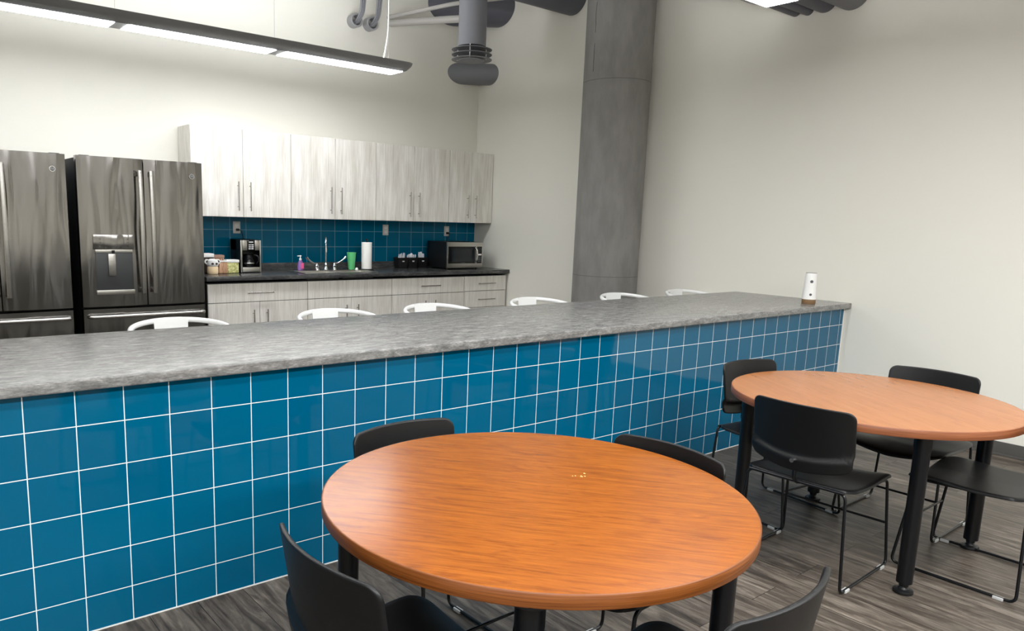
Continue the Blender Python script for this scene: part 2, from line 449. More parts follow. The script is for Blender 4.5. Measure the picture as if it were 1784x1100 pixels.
# ------------------------------------------------------------------ ducts and pipes
def pipe(name, label, cat, pts, r, m_, seg=28, fil=0, group=None):
    return tag(MB().tube(pts, r, seg, fil).build(name, m_), label, cat, group)
o = thing('duct_drop', 'vertical grey round duct with ringed diffuser hanging near the corner', 'duct', (4.40, 3.2, 3.06))
MB().cyl((0, 0, .02), (0, 0, ZC-3.06), .133, seg=40).build('duct_pipe', 'duct', o)
for k, z in enumerate((.0, -.045, -.09)):
    MB().lathe([(.115, z-.004), (.192, z-.010), (.194, z-.006), (.12, z+.004)], seg=40).build('diffuser_ring', 'duct', o)
MB().lathe([(.0, -.108), (.115, -.108), (.125, -.10), (.11, -.096), (.0, -.096)], seg=40).build('diffuser_plate', 'duct', o)
for a in (-.9, .5, 2.2, 3.9):
    MB().cyl((.14*math.cos(a), .14*math.sin(a), -.10), (.14*math.cos(a), .14*math.sin(a), .02), .004, seg=8).build('strut', 'white', o)
def diag(name, label, p0, p1, r, m_):
    p0, p1 = Vector(p0), Vector(p1); d = (p1-p0).normalized()*.0
    return pipe(name, label, 'duct', [p0-(p1-p0).normalized()*.26, p1+(p1-p0).normalized()*.26], r, m_, 40)
diag('corner_duct', 'dark grey duct cutting across the room corner under the ringed diffuser', (5.28, 4.46, 3.115), (5.55, 4.26, 3.115), .118, 'duct')
diag('corner_duct', 'larger dark duct crossing the corner behind the vertical duct', (5.10, 4.46, 3.80), (5.55, 4.12, 3.80), .19, 'duct_dark')
pipe('wall_duct', 'large dark duct entering the right wall beside the column', 'duct', [(XW+.05, 3.0, 3.71), (1.5, 3.0, 3.71)], .18, 'duct_dark', 40)
pipe('ceiling_pipe', 'thicker pale pipe leaving the kitchen wall behind the white lamp cord', 'pipe', [(4.28, 4.5, 3.5), (4.73, 3.52, 3.46), (5.3, 2.3, 3.9)][:2], .036, 'pipe')
pipe('ceiling_pipe', 'thinner pale pipe leaving the kitchen wall just above the thicker one', 'pipe', [(4.25, 4.5, 3.55), (4.62, 3.75, 3.62), (5.15, 3.42, 3.72)], .02, 'pipe', fil=.1)
for x, y, z, r, lb, m_ in ((0, .63, 3.128, .043, 'thin dark pipe entering right wall, nearest the lit lamp end', 'duct_dark'),
                      (0, .53, 3.118, .043, 'thin dark pipe entering right wall, second from the lamp', 'duct_dark'),
                      (0, .40, 3.160, .088, 'medium dark duct entering the right wall between pipes and largest duct', 'duct_dark'),
                      (0, .20, 3.178, .125, 'rightmost and thickest of the four ducts at top right', 'duct')):
    pipe('wall_pipe' if r < .05 else 'wall_duct', lb, 'pipe' if r < .05 else 'duct', [(XW+.05, y, z), (2.2, y, z)], r, m_, 32)
for x, lb in ((3.83, 'left'), (4.02, 'right')):
    s_ = thing('wall_sleeve', lb+'hand grey pipe sleeve in the kitchen wall with cables running up', 'pipe', (x, YW, 3.435))
    b = MB(); R, r = .068, .05
    b.rings([[Vector((R_*math.cos(a), yy, R_*math.sin(a))) for a in [2*PI*i/28 for i in range(28)]] for R_, yy in ((R, .05), (R, -.085), (R-.006, -.09), (r, -.088), (r, .05))], cap=False)
    b.build('sleeve', 'sleeve', s_)
    for k in range(7):
        a = k*.9; dx, dz = .022*math.cos(a), .022*math.sin(a)
        c_ = MB().tube([(dx*.7, .04, dz*.7-.015), (dx*.8, -.09, dz*.7-.02), (dx+.012, -.17+dz*.5, .05), (dx*1.25+.03, -.20+dz, .4), (dx*1.3+.05, -.2+dz*1.2, .86)], .0075, 8, fil=.09).build('cable', 'cable_grey')
        c_.location = (x, YW, 3.435)
        tag(c_, 'grey cable in the bundle rising from the '+lb+'hand wall sleeve', 'cable', 'cables in the '+lb+'hand sleeve')

# ------------------------------------------------------------------ kitchen cabinets
def bar_handle(b, p, q, off, r=.0055):
    p, q, off = Vector(p), Vector(q), Vector(off)
    d = (q-p)*.14
    b.cyl(p, q, r, seg=12)
    for s in (p+d, q-d): b.cyl(s, s-off, r*.85, seg=10)
    return b
splash = thing('tile_backsplash', 'teal square tile backsplash between wall cabinets and dark counter', 'backsplash', (0, 0, 0))
MB().box(2.0, 5.549, YW-.008, YW-.0005, .90, 1.43).build('tile_field', 'splash_tile', splash, smooth=False)

def upper(x0, x1, split, label, hz=(1.478, 1.742)):
    o = thing('wall_cabinet', label, 'cabinet', (x0, 0, 1.42), 0, None)
    W = x1-x0
    MB().box(.001, W-.001, 4.160, YW-.009, 0, .795).build('body', 'cabinet', o, smooth=False)
    for a, c, hx in ((.002, split-x0-.002, split-x0-.055), (split-x0+.002, W-.003, split-x0+.062)):
        d = MB().box(a, c, 4.138, 4.157, .002, .793, .0012, 1).build('door', 'cabinet', o, smooth=False)
        bar_handle(MB(), (hx, 4.106, hz[0]-1.42), (hx, 4.106, hz[1]-1.42), (0, -.032, 0)).build('handle', 'handle', d)
    return o
upper(2.0, 2.97, 2.484, 'two-door pale wall cabinet nearest the refrigerators')
upper(2.97, 3.938, 3.452, 'two-door pale wall cabinet above the sink, second from the refrigerators', (1.475, 1.737))
upper(3.938, 4.902, 4.418, 'two-door pale wall cabinet over the paper towels and cutlery caddy', (1.468, 1.73))
upper(4.902, 5.545, 5.222, 'narrow two-door pale wall cabinet above the microwave in the corner', (1.472, 1.73))

def lower(x0, x1, label, kind):
    o = thing('base_cabinet', label, 'cabinet', (x0, 0, 0))
    W = x1-x0
    MB().box(.001, W-.001, 3.845, YW-.01, .1, .84).build('body', 'dark_gap', o, smooth=False)
    MB().box(.001, W-.001, 3.90, 3.92, 0, .1).build('toe_kick', 'dark_gap', o, smooth=False)
    def front(nm, a, c, z0, z1): return MB().box(a, c, 3.822, 3.843, z0, z1, .0012, 1).build(nm, 'cabinet', o, smooth=False)
    if kind == 'drawers':
        for z0, z1 in ((.668, .832), (.482, .662), (.296, .476), (.106, .290)):
            d = front('drawer', .003, W-.003, z0, z1); zc = (z0+z1)/2
            bar_handle(MB(), (W/2-.128, 3.79, zc), (W/2+.128, 3.79, zc), (0, -.032, 0)).build('handle', 'handle', d)
    else:
        d = front('drawer' if kind == 'full' else 'false_front', .003, W-.003, .665, .832)
        if kind == 'full':
            bar_handle(MB(), (W/2-.128, 3.79, .748), (W/2+.128, 3.79, .748), (0, -.032, 0)).build('handle', 'handle', d)
        for a, c, hx in ((.003, W/2-.002, W/2-.066), (W/2+.002, W-.003, W/2+.066)):
            d = front('door', a, c, .106, .659)
            bar_handle(MB(), (hx, 3.79, .338), (hx, 3.79, .592), (0, -.032, 0)).build('handle', 'handle', d)
    return o
lower(2.005, 2.977, 'base cabinet with one wide drawer beside the refrigerator', 'full')
lower(2.977, 3.941, 'base cabinet under the sink with a handleless top panel', 'sink')
lower(3.941, 4.905, 'base cabinet with one wide drawer, left of the drawer stack', 'full')
lower(4.905, 5.528, 'narrow base cabinet of stacked drawers at the right wall', 'drawers')

kc = thing('kitchen_countertop', 'dark grey stone-look kitchen countertop along the back wall', 'countertop', (0, 0, 0))
b = MB(); sx0, sx1, sy0, sy1 = 3.0, 3.78, 3.89, 4.22
b.box(1.99, 5.549, 3.79, sy0, .86, .90, .004)
b.box(1.99, sx0, sy0, YW-.009, .86, .90); b.box(sx1, 5.549, sy0, YW-.009, .86, .90); b.box(sx0, sx1, sy1, YW-.009, .86, .90)
b.build('worktop', 'counter', kc)
MB().box(1.99, 5.549, YW-.03, YW-.0085, .90, .972, .003).build('upstand', 'counter', kc)

sk = thing('kitchen_sink', 'drop-in steel double sink set into the dark counter', 'sink', (3.39, 4.055, .9))
b = MB()
x0, x1, y0, y1 = sx0-3.39-.02, sx1-3.39+.02, sy0-4.055-.018, sy1-4.055+.018
b.box(x0, x1, y0, y0+.03, .0005, .006, .002); b.box(x0, x1, y1-.07, y1, .0005, .006, .002)
b.box(x0, x0+.03, y0+.03, y1-.07, .0005, .006, .002); b.box(x1-.03, x1, y0+.03, y1-.07, .0005, .006, .002); b.box(-.015, .015, y0+.03, y1-.07, .0005, .006, .002)
b.build('rim', 'steel', sk)
for a, c in ((x0+.03, -.015), (.015, x1-.03)):
    b = MB(); b.rings([[(a, y0+.03, .001), (c, y0+.03, .001), (c, y1-.07, .001), (a, y1-.07, .001)], [(a+.02, y0+.05, -.17), (c-.02, y0+.05, -.17), (c-.02, y1-.09, -.17), (a+.02, y1-.09, -.17)]], cap=False)
    v = [(a+.02, y0+.05, -.17), (c-.02, y0+.05, -.17), (c-.02, y1-.09, -.17), (a+.02, y1-.09, -.17)]
    b.bm.faces.new([b.bm.verts.new(p) for p in v]); b.build('basin', 'steel', sk)

fc = thing('gooseneck_faucet', 'chrome gooseneck faucet with two winged lever handles at the sink', 'faucet', (3.37, 4.185, .906))
MB().lathe([(.030, 0), (.030, .008), (.02, .02), (.016, .05), (.019, .06), (.012, .07), (.009, .075)]).build('spout_base', 'chrome', fc)
sd = Vector((-.47, -.88, 0))
pts = [(0, 0, .06), (0, 0, .26)] + [tuple(sd*(.075-.075*math.cos(a))+Vector((0, 0, .26+.075*math.sin(a)))) for a in [PI*k/10 for k in range(1, 11)]] + [tuple(sd*.15+Vector((0, 0, .215)))]
MB().tube(pts, .009, 14).build('spout', 'chrome', fc)
MB().cyl(tuple(sd*.15+Vector((0, 0, .23))), tuple(sd*.15+Vector((0, 0, .19))), .012).build('aerator', 'chrome', fc)
for s in (-1, 1):
    b = MB(); b.lathe([(.024, 0), (.024, .006), (.014, .03), (.02, .045), (.012, .062), (.008, .072)], (s*.10, 0, 0))
    h = b.build('valve', 'chrome', fc)
    b = MB(); b.tube([(s*.10, 0, .068), (s*.135, -.005, .07), (s*.185, -.01, .10), (s*.215, -.014, .125)], .0085, 10, fil=.03)
    b.cyl((s*.209, -.014, .118), (s*.225, -.016, .138), .012, .014, 12)
    b.build('lever', 'chrome', h)

# outlets
def outlet(x, z, label, double=True):
    o = thing('wall_outlet', label, 'outlet', (x, YW-.008, z))
    MB().box(-.037, .037, -.006, 0, -.058, .058, .003).build('cover_plate', 'warm_white', o)
    for dz in (-.022, .022):
        s = MB().box(-.017, .017, -.0085, -.006, dz-.014, dz+.014, .002).build('socket', 'white', o)
        MB().box(-.007, -.005, -.0092, -.0084, dz-.003, dz+.006).box(.005, .007, -.0092, -.0084, dz-.003, dz+.006).build('slot', 'black', s, smooth=False)
    return o
outlet(2.54, 1.32, 'white wall outlet above the coffee maker with a black plug in')
outlet(4.262, 1.318, 'empty white wall outlet above the black cutlery caddy')
outlet(5.12, 1.316, 'white wall outlet above the microwave with a black plug in')
def cord(lb, pts, plug):
    o = thing('power_cord', lb, 'cord', plug)
    P = [tuple(Vector(p)-Vector(plug)) for p in pts]
    MB().tube(P, .004, 8, fil=.03).build('cable', 'black', o)
    MB().box(-.013, .013, -.03, 0, -.012, .012, .004).build('plug', 'black', o)
cord('black power cord running down to the coffee maker', [(2.54, 4.42, 1.298), (2.56, 4.40, 1.297), (2.585, 4.405, 1.25), (2.585, 4.425, 1.0), (2.56, 4.42, .93)], (2.54, 4.443, 1.298))
cord('black power cord plugged in above the microwave', [(5.12, 4.42, 1.294), (5.13, 4.40, 1.293), (5.12, 4.41, 1.24), (5.05, 4.425, 1.1), (5.0, 4.425, 1.0)], (5.12, 4.443, 1.294))

# ------------------------------------------------------------------ things on the kitchen counter
cm = thing('coffee_maker', 'black and steel drip coffee maker with glass carafe', 'coffee maker', (2.552, 4.15, .901))
b = MB(); b.box(-.1, .1, .10, .25, 0, .31, .006); b.box(-.1, .1, .0, .25, .205, .31, .006); b.box(-.1, .1, 0, .25, 0, .05, .006)
b.box(-.1, -.088, .0, .12, .04, .215); b.box(.088, .1, 0, .12, .04, .215)
b.build('housing', 'black', cm)
MB().box(-.102, -.086, -.006, .002, .004, .306, .002).build('side_trim', 'steel', cm)
MB().box(.088, .102, -.006, .002, .004, .306, .002).build('side_trim', 'steel', cm)
MB().box(-.084, .086, -.007, .002, .008, .052, .003).build('base_panel', 'steel', cm)
MB().box(-.084, -.038, -.007, .002, .212, .306, .002).build('front_panel', 'steel', cm)
MB().box(.040, .086, -.007, .002, .212, .306, .002).build('front_panel', 'steel', cm)
cp = MB().box(-.037, .039, -.008, .002, .208, .308, .002).build('control_panel', 'black_gloss', cm)
b = MB()
for r_ in range(3):
    for c_ in range(2): b.box(-.024+c_*.028, -.002+c_*.028, -.0105, -.008, .222+r_*.018, .230+r_*.018, .001)
b.box(-.02, .022, -.0100, -.008, .286, .292, .001)
b.build('button', 'white', cp)
ca = MB().lathe([(.0, .056), (.048, .056), (.064, .075), (.066, .10), (.05, .145), (.042, .165), (.046, .175), (.0, .177)], (-.005, .05, 0)).build('carafe', 'black_gloss', cm)
MB().tube([(.035, .0, .165), (.06, -.03, .16), (.066, -.035, .11), (.05, -.01, .085)], .007, 8, fil=.02).build('carafe_handle', 'black', ca)
MB().lathe([(.0665, .085), (.0675, .09), (.0665, .095)], (-.005, .05, 0)).build('steel_band', 'chrome', ca)

mw = thing('microwave', 'black microwave with steel front at the right end of the counter', 'microwave', (5.032, 4.0, .901), -.02)
b = MB(); b.box(-.25, .25, 0, .37, .012, .305, .006)
for x in (-.21, .21):
    for y in (.04, .33): b.cyl((x, y, 0), (x, y, .015), .014)
b.build('case', 'black', mw)
MB().box(-.255, .258, -.022, 0, .014, .303, .006).build('front_frame', 'steel', mw)
d = MB().box(-.238, .150, -.027, -.020, .065, .255, .004).build('door', 'black_gloss', mw)
MB().box(-.205, .115, -.0285, -.0265, .085, .235, .008).build('window', 'screen', d)
b = MB(); b.tube([(.135, -.03, .24), (.14, -.058, .225), (.146, -.066, .16), (.14, -.058, .095), (.135, -.03, .08)], .008, 12, fil=.02); b.build('handle', 'chrome', d)
cp = MB().box(.168, .240, -.027, -.020, .065, .255, .004).build('control_panel', 'black_gloss', mw)
b = MB()
for r_ in range(4):
    for c_ in range(3): b.box(.180+c_*.018, .192+c_*.018, -.0285, -.0268, .082+r_*.016, .091+r_*.016, .001)
b.build('keypad', 'lens_grey', cp)
MB().box(.176, .232, -.0285, -.0268, .155, .172, .001).build('start_keys', 'white', cp)
MB().box(.178, .230, -.0285, -.0268, .21, .235, .001).build('display', 'screen', cp)
MB().box(-.06, .0, -.0282, -.0268, .070, .075).build('name_strip', 'lens_grey', d)

pt = thing('paper_towel_holder', 'upright roll of white paper towel on a black holder', 'paper towel', (3.86, 4.19, .901))
MB().lathe([(.078, 0), (.078, .008), (.02, .012)]).build('base', 'black', pt)
MB().lathe([(.02, .012), (.054, .0125), (.055, .016), (.055, .287), (.054, .29), (.02, .29)]).build('roll', 'paper', pt)
MB().lathe([(.006, .28), (.006, .305), (.013, .31), (.013, .322), (.0, .327)]).build('post_knob', 'black', pt)
cu = tag(MB().lathe([(.0, 0), (.032, 0), (.034, .003), (.047, .168), (.049, .17), (.049, .177), (.046, .177), (.044, .165), (.03, .01), (0, .01)], seg=32).build('tumbler', 'green'), 'mint green plastic tumbler behind the sink', 'cup')
cu.location = (3.69, 4.215, .907)
bl = tag(MB().lathe([(.0, .0), (.012, .002), (.0165, .012), (.017, .02), (.012, .03), (.0, .034)], seg=20).build('bottle_cap', 'white'), 'small round white cap beside the green tumbler', 'cap')
bl.location = (3.68, 4.09, .901)
so = thing('soap_bottle', 'purple liquid soap bottle with white pump by the sink', 'soap', (3.125, 4.262, .901))
MB().lathe([(.0, 0), (.026, 0), (.029, .006), (.030, .04), (.026, .08), (.016, .1), (.012, .108)], sx=1.05, sy=.75).build('bottle', 'purple', so)
MB().box(-.006, .026, -.0245, -.0215, .022, .078, .002).build('label', 'pink', so)
b = MB(); b.lathe([(.013, .106), (.014, .122), (.006, .125), (.005, .143), (.011, .145), (.011, .153), (0, .155)]); b.box(-.034, .0, -.006, .006, .144, .153, .002); b.build('pump', 'white', so)

cd = thing('cutlery_caddy', 'black three-compartment caddy of clear cutlery on the counter', 'caddy', (4.53, 4.33, .901))
for i, x in enumerate((-.135, 0, .135)):
    b = MB(); lo_, hi_ = (.055, .04), (.066, .05)
    def rr(w_, d_, z): return [Vector((x+sx_*w_, sy_*d_, z)) for sx_, sy_ in ((-1, -1), (1, -1), (1, 1), (-1, 1))]
    b.rings([rr(*lo_, 0), rr(*hi_, .112), rr(hi_[0]+.003, hi_[1]+.003, .112), rr(hi_[0]+.003, hi_[1]+.003, .118), rr(hi_[0]-.003, hi_[1]-.003, .118), rr(lo_[0]-.002, lo_[1]-.002, .006)])
    bn = b.build('bin', 'black', cd, smooth=False)
    MB().box(x-.014, x+.014, -.0515, -.0475, .078, .083).box(x-.012, x+.012, -.0512, -.0475, .072, .075).build('white_marking', 'white', bn, smooth=False)
MB().tube([(-.2, -.03, .105), (-.2, .055, .118), (.2, .055, .118), (.2, -.03, .105)], .004, 8, fil=.02).build('rail', 'black', cd)
def fork():
    b = MB(); b.tube([(0, 0, 0), (0, 0, .10)], .0032, 6)
    b.box(-.011, .011, -.0015, .0015, .10, .135, .001)
    for k in (-.0085, -.0028, .0028, .0085): b.box(k-.0015, k+.0015, -.0012, .0012, .135, .165)
    return b.build('plastic_fork', 'clear')
def spoon():
    b = MB(); b.tube([(0, 0, 0), (0, 0, .11)], .0032, 6)
    b.lathe([(.0, .105), (.009, .113), (.014, .13), (.012, .148), (.0, .158)], sx=1, sy=.3, seg=14)
    return b.build('plastic_spoon', 'clear')
def knife():
    b = MB(); b.tube([(0, 0, 0), (0, 0, .09)], .0035, 6); b.box(-.007, .007, -.0012, .0012, .09, .17, .001); return b.build('plastic_knife', 'clear')
for (mk, x0, lb, nm) in ((fork, -.135, 'clear plastic fork standing in the left bin of the black caddy', 'forks'),
                     (spoon, 0, 'clear plastic spoon standing in the middle bin of the black caddy', 'spoons'),
                     (knife, .135, 'clear plastic knife standing in the right bin of the black caddy', 'knives')):
    first = None
    for k in range(9):
        if first is None: first = mk(); o = tag(first, lb, nm[:-1] if nm != 'knives' else 'knife', 'plastic '+nm+' in the caddy')
        else: o = first.copy(); COL.objects.link(o)
        o.location = (4.53+x0+(-.04+.010*k), 4.335+random.uniform(-.02, .02), .912); o.scale = (1.25, 1.25, random.uniform(.85, 1.02))
        o.rotation_euler = (random.uniform(-.1, .1), random.uniform(-.12, .12), random.uniform(0, 3))

# food boxes beside the refrigerator
def jar(name, label, cat, loc, w_, d_, h_, fill, lid, lh, ll=None):
    o = thing(name, label, cat, loc)
    MB().box(-w_/2, w_/2, -d_/2, d_/2, 0, h_, .008, 3).build('contents' if fill in ('pasta', 'sticks', 'cream') else 'box', fill, o)
    MB().box(-w_/2-.004, w_/2+.004, -d_/2-.004, d_/2+.004, h_, h_+lh, .005, 2).build('lid', lid, o)
    return o
jar('pasta_container', 'clear square container of pale green pasta with white lid', 'container', (2.375, 4.20, .901), .115, .10, .098, 'pasta', 'white', .026)
jar('snack_container', 'narrow container of brown snack sticks beside the pasta', 'container', (2.268, 4.155, .901), .085, .08, .105, 'sticks', 'white', .012)
jar('food_container', 'tall brown-topped container behind the snack sticks', 'container', (2.27, 4.27, .901), .10, .09, .135, 'sticks', 'brown', .03)
jar('food_container', 'wide dark container with white lid at the back by the refrigerator', 'container', (2.14, 4.27, .901), .15, .12, .145, 'bear_dark', 'white', .034)
br_ = thing('animal_shaped_jar', 'cream jar with round ears and dark spots next to the refrigerator', 'jar', (2.165, 4.11, .901))
MB().lathe([(.0, 0), (.045, 0), (.05, .01), (.05, .06), (.046, .07)], sx=1).build('body', 'cream', br_)
MB().lathe([(.044, .068), (.052, .08), (.053, .105), (.045, .125), (.02, .138), (0, .14)]).build('head', 'white', br_)
for s in (-1, 1):
    e_ = MB().cyl((s*.05, -.006, .112), (s*.05, .01, .112), .023).build('ear', 'white', br_)
    MB().cyl((s*.05, -.009, .112), (s*.05, -.005, .112), .012).build('inner_ear', 'bear_dark', e_)
MB().cyl((.018, -.056, .095), (.018, -.045, .095), .010).cyl((-.018, -.056, .095), (-.018, -.045, .095), .010).build('spots', 'bear_dark', br_)

# ------------------------------------------------------------------ refrigerators
def curved(b, x0, x1, z0, z1, yf, yb, bulge, n=14):
    fr = []
    for i in range(n+1):
        u = i/n; e = min(u, 1-u)
        y = yf - bulge*math.sin(PI*u) + (.008*(1-min(1, e*n/1.2)) if e*n < 1.2 else 0)
        fr.append((x0+(x1-x0)*u, y))
    poly = fr+[(x1, yb), (x0, yb)]
    b.rings([[Vector((x, y, z0)) for x, y in poly], [Vector((x, y, z0+.0)) for x, y in poly], [Vector((x, y, z1)) for x, y in poly]][1:])
    return b
def fridge(x0, label, dispenser, W=.95, H=1.85, yf=3.6):
    o = thing('refrigerator', label, 'refrigerator', (x0, yf, 0))
    D = YW-.03-yf
    MB().box(.008, W-.008, .075, D, .02, H-.012, .004).build('cabinet_body', 'dark_gap', o)
    MB().box(.03, .10, .03, .09, H-.012, H+.006, .003).box(W-.10, W-.03, .03, .09, H-.012, H+.006, .003).build('hinge_cover', 'black', o)
    mid = W*.508
    for k, (a, c) in enumerate(((0, mid-.004), (mid+.004, W))):
        dd = curved(MB(), a, c, .706, H, 0, .072, .012)
        if dispenser and k == 0:
            pass
        d = dd.build('door', 'fridge', o, ang=30)
        hx = mid-.042 if k == 0 else mid+.042
        b = MB()
        n = 12
        pts = []
        for i in range(n+1):
            u = i/n; pts.append((hx, -.058-.018*math.sin(PI*u), .806+u*.955))
        def sect(p, w_, t_): x, y, z = p; return [Vector((x+w_*cx_, y+t_*cy2, z)) for cx_, cy2 in ((-1, -.6), (-.6, -1), (.6, -1), (1, -.6), (1, .6), (.6, 1), (-.6, 1), (-1, .6))]
        b.rings([sect(p, .0165, .010) for p in pts])
        for z in (.83, 1.735): b.box(hx-.012, hx+.012, -.062, -.005, z-.02, z+.02, .004)
        b.build('handle', 'handle', d)
        if k == 1:
            bg = MB().cyl((W-.092, -.018, 1.738), (W-.092, -.004, 1.738), .021, seg=28).build('badge', 'chrome', d)
            MB().cyl((W-.092, -.0185, 1.738), (W-.092, -.017, 1.738), .016, seg=28).build('badge_disc', 'lens_grey', bg)
            text_part('badge_monogram', 'GE', .02, (W-.092, -.0192, 1.738), (PI/2, 0, 0), 'chrome', bg)
        if dispenser and k == 0:
            x_, z_ = .095, 0
            dp = MB(); dp.box(.088, .385, -.0175, -.008, 1.15, 1.265, .002)
            p = dp.build('dispenser_panel', 'fridge', d)
            b = MB()
            for q in range(3): b.box(.13, .142, -.0185, -.0172, 1.175+q*.027, 1.178+q*.027).box(.332, .344, -.0185, -.0172, 1.175+q*.027, 1.178+q*.027)
            for q in range(4): b.box(.17+q*.037, .182+q*.037, -.0185, -.0172, 1.162, 1.165)
            b.build('panel_marks', 'black', p, smooth=False)
            b = MB()
            b.box(.100, .373, -.016, -.009, 1.125, 1.149, .001); b.build('dispenser_lip', 'steel', d)
            b = MB(); b.box(.100, .373, -.0145, -.004, .836, 1.125, .002); b.build('dispenser_recess', 'black_matte', d)
            b = MB(); b.box(.095, .378, -.028, -.008, .800, .836, .003); b.build('drip_tray', 'steel', d)
            b = MB(); b.box(.188, .242, -.030, -.013, .945, 1.118, .004); b.build('dispenser_paddle', 'handle', d)
            b = MB(); b.cyl((.227, -.028, 1.12), (.227, -.028, 1.145), .010); b.build('nozzle', 'black', d)
    b = curved(MB(), 0, W, .07, .688, 0, .072, .014); d = b.build('freezer_drawer', 'fridge', o, ang=30)
    b = MB(); b.tube([(.03, -.005, .636), (.03, -.062, .632), (W-.03, -.062, .632), (W-.03, -.005, .636)], .014, 12, fil=.03); b.build('handle', 'handle', d)
    MB().box(.02, W-.02, .05, .09, 0, .07).build('toe_grille', 'black', o)
    return o
M['black_matte'] = mat('dark_recess', (62, 64, 66), .4)
fridge(.955, 'stainless refrigerator with in-door water dispenser, beside the cabinets', True)
fridge(-.068, 'stainless refrigerator at the left edge of the photo, no dispenser showing', False)

# ------------------------------------------------------------------ white bar stools
def make_stool():
    o = thing('bar_stool', '', 'stool', (0, 0, 0), 0, 'white metal stools along the bar')
    # faces +y locally; seat at .60
    b = MB(); S = .17
    def sq(k, z, n=6):
        pts = []
        for i in range(32):
            a = 2*PI*i/32; c, s = math.cos(a), math.sin(a); r = 1/((abs(c)**n+abs(s)**n)**(1/n)); pts.append(Vector((c*r*k, s*r*k, z)))
        return pts
    b.rings([sq(S, .585), sq(S+.003, .600), sq(S-.01, .606), sq(S-.03, .602), sq(.02, .600)]); b.build('seat', 'white_metal', o)
    for sx_ in (-1, 1):
        for sy_2 in (-1, 1):
            MB().cyl((sx_*.145, sy_2*.145, .59), (sx_*.205, sy_2*.205, .0), .016, .011, 14).build('leg', 'white_metal', o)
    b = MB()
    b.tube([(sx_*.182, sy_2*.182, .22) for sx_, sy_2 in ((-1, -1), (1, -1), (1, 1), (-1, 1))], .009, 8, closed=True); b.build('foot_ring', 'white_metal', o)
    # arm hoop: U in plan, high at the back, lower towards the front
    pts = []
    n = 36
    for i in range(n+1):
        t_ = -1+2*i/n; a = t_*PI*.60
        x = .248*math.sin(a) if abs(a) < PI/2 else .248*math.copysign(1, a)
        ex = max(0, abs(a)-PI/2)
        y = -.2*math.cos(min(abs(a), PI/2))+ex*.42
        z = .886-.03*(1-math.cos(min(abs(a), PI/2)))-ex*.20
        pts.append((x, y-.01, z))
    b = MB(); b.tube(pts, .014, 12)
    for s in (0, -1):
        p = pts[s]; b.tube([p, (p[0]*.98, p[1]+.05, p[2]-.06), (p[0]*.75, .12, .60)], .0125, 12, fil=.04)
    b.build('arm_hoop', 'white_metal', o)
    b = MB()
    rows = []
    for k in range(7):
        v = k/6; z = .60+v*.297; hw = .075+.015*v
        rows.append([Vector((hw*u, -.17-.028*v+.010*u*u*v, z)) for u in [-1+2*i/8 for i in range(9)]])
    back = [[p+Vector((0, .005, 0)) for p in r_] for r_ in rows]
    loop = [r_ + list(reversed(q)) for r_, q in zip(rows, back)]
    b.rings(loop); b.build('back_panel', 'white_metal', o)
    return o
stool0 = make_stool()
places = [(.90, 1.165, 'first from the left, in front of the refrigerator'), (1.825, 1.17, 'second from the left'), (2.56, 1.16, 'third from the left, under the sink cabinet view'),
          (3.50, 1.18, 'fourth from the left, below the kitchen counter corner'), (4.45, 1.16, 'fifth from the left, in front of the column'), (5.285, 1.15, 'nearest the right wall')]
labels = ['white metal stool behind the bar, in front of the refrigerators', 'white metal stool behind the bar, in front of the sink base cabinet',
          'white metal stool behind the bar, in front of the base cabinet by the drawers', 'white metal stool behind the bar, between kitchen counter end and column',
          'white metal stool behind the bar, in front of the concrete column', 'white metal stool behind the bar, nearest the white table camera']
for i, (x, y, _) in enumerate(places):
    if i == 0:
        stool0.location = (x, y, 0); stool0.rotation_euler = (0, 0, PI); stool0['label'] = labels[0]
    else: dup(stool0, (x, y, 0), PI+random.uniform(-.05, .05), labels[i])

# ------------------------------------------------------------------ round tables
def table(cx_, cy2, TZ, TR, label, wood):
    o = thing('round_table', label, 'table', (cx_, cy2, 0))
    b = MB(); b.lathe([(0, TZ-.033), (TR-.003, TZ-.033), (TR-.003, TZ-.002), (TR-.004, TZ), (0, TZ)], seg=128); b.build('tabletop', wood, o, ang=30)
    b = MB(); b.rings([[Vector((r*math.cos(2*PI*i/128), r*math.sin(2*PI*i/128), z)) for i in range(128)] for r, z in ((TR-.004, TZ-.034), (TR-.001, TZ-.034), (TR, TZ-.032), (TR, TZ-.002), (TR-.0015, TZ-.0003), (TR-.004, TZ-.0001))], cap=False)
    b.build('edge_band', 'edge' if wood == 'cherry' else 'edge2', o, ang=50)
    for sx_ in (-1, 1):
        for sy_2 in (-1, 1):
            x, y = sx_*.371, sy_2*.371
            b = MB(); b.lathe([(.033, TZ-.034), (.033, .62), (.030, .60), (.030, .045), (.018, .043), (.018, .03)][::-1], (x, y, 0), 28); lg = b.build('leg', 'tube', o)
            MB().lathe([(.0, 0), (.036, 0), (.038, .006), (.036, .014), (.020, .018), (.012, .03)], (x, y, 0), 28).build('glide', 'black', lg)
            MB().lathe([(.0, TZ-.040), (.055, TZ-.040), (.055, TZ-.033), (0, TZ-.033)], (x, y, 0), 24).build('mounting_plate', 'tube', lg)
    return o
table(1.05, -1.241, .72, .58, 'round cherry-wood table in the foreground, brighter orange of the two', 'cherry')
table(3.26, -1.175, .70, .596, 'round cherry-wood table farther right, near the right wall', 'cherry2')
b = MB()
for k in range(9):
    x, y = (1.255+random.uniform(-.028, .028), -1.226+random.uniform(-.012, .012))
    b.box(x, x+random.uniform(.0015, .004), y, y+random.uniform(.0015, .003), .72, .721)
cr = b.build('crumbs', 'crumb', smooth=False); cr['kind'] = 'stuff'; tag(cr, 'few pale crumbs near the middle of the foreground table', 'crumbs')

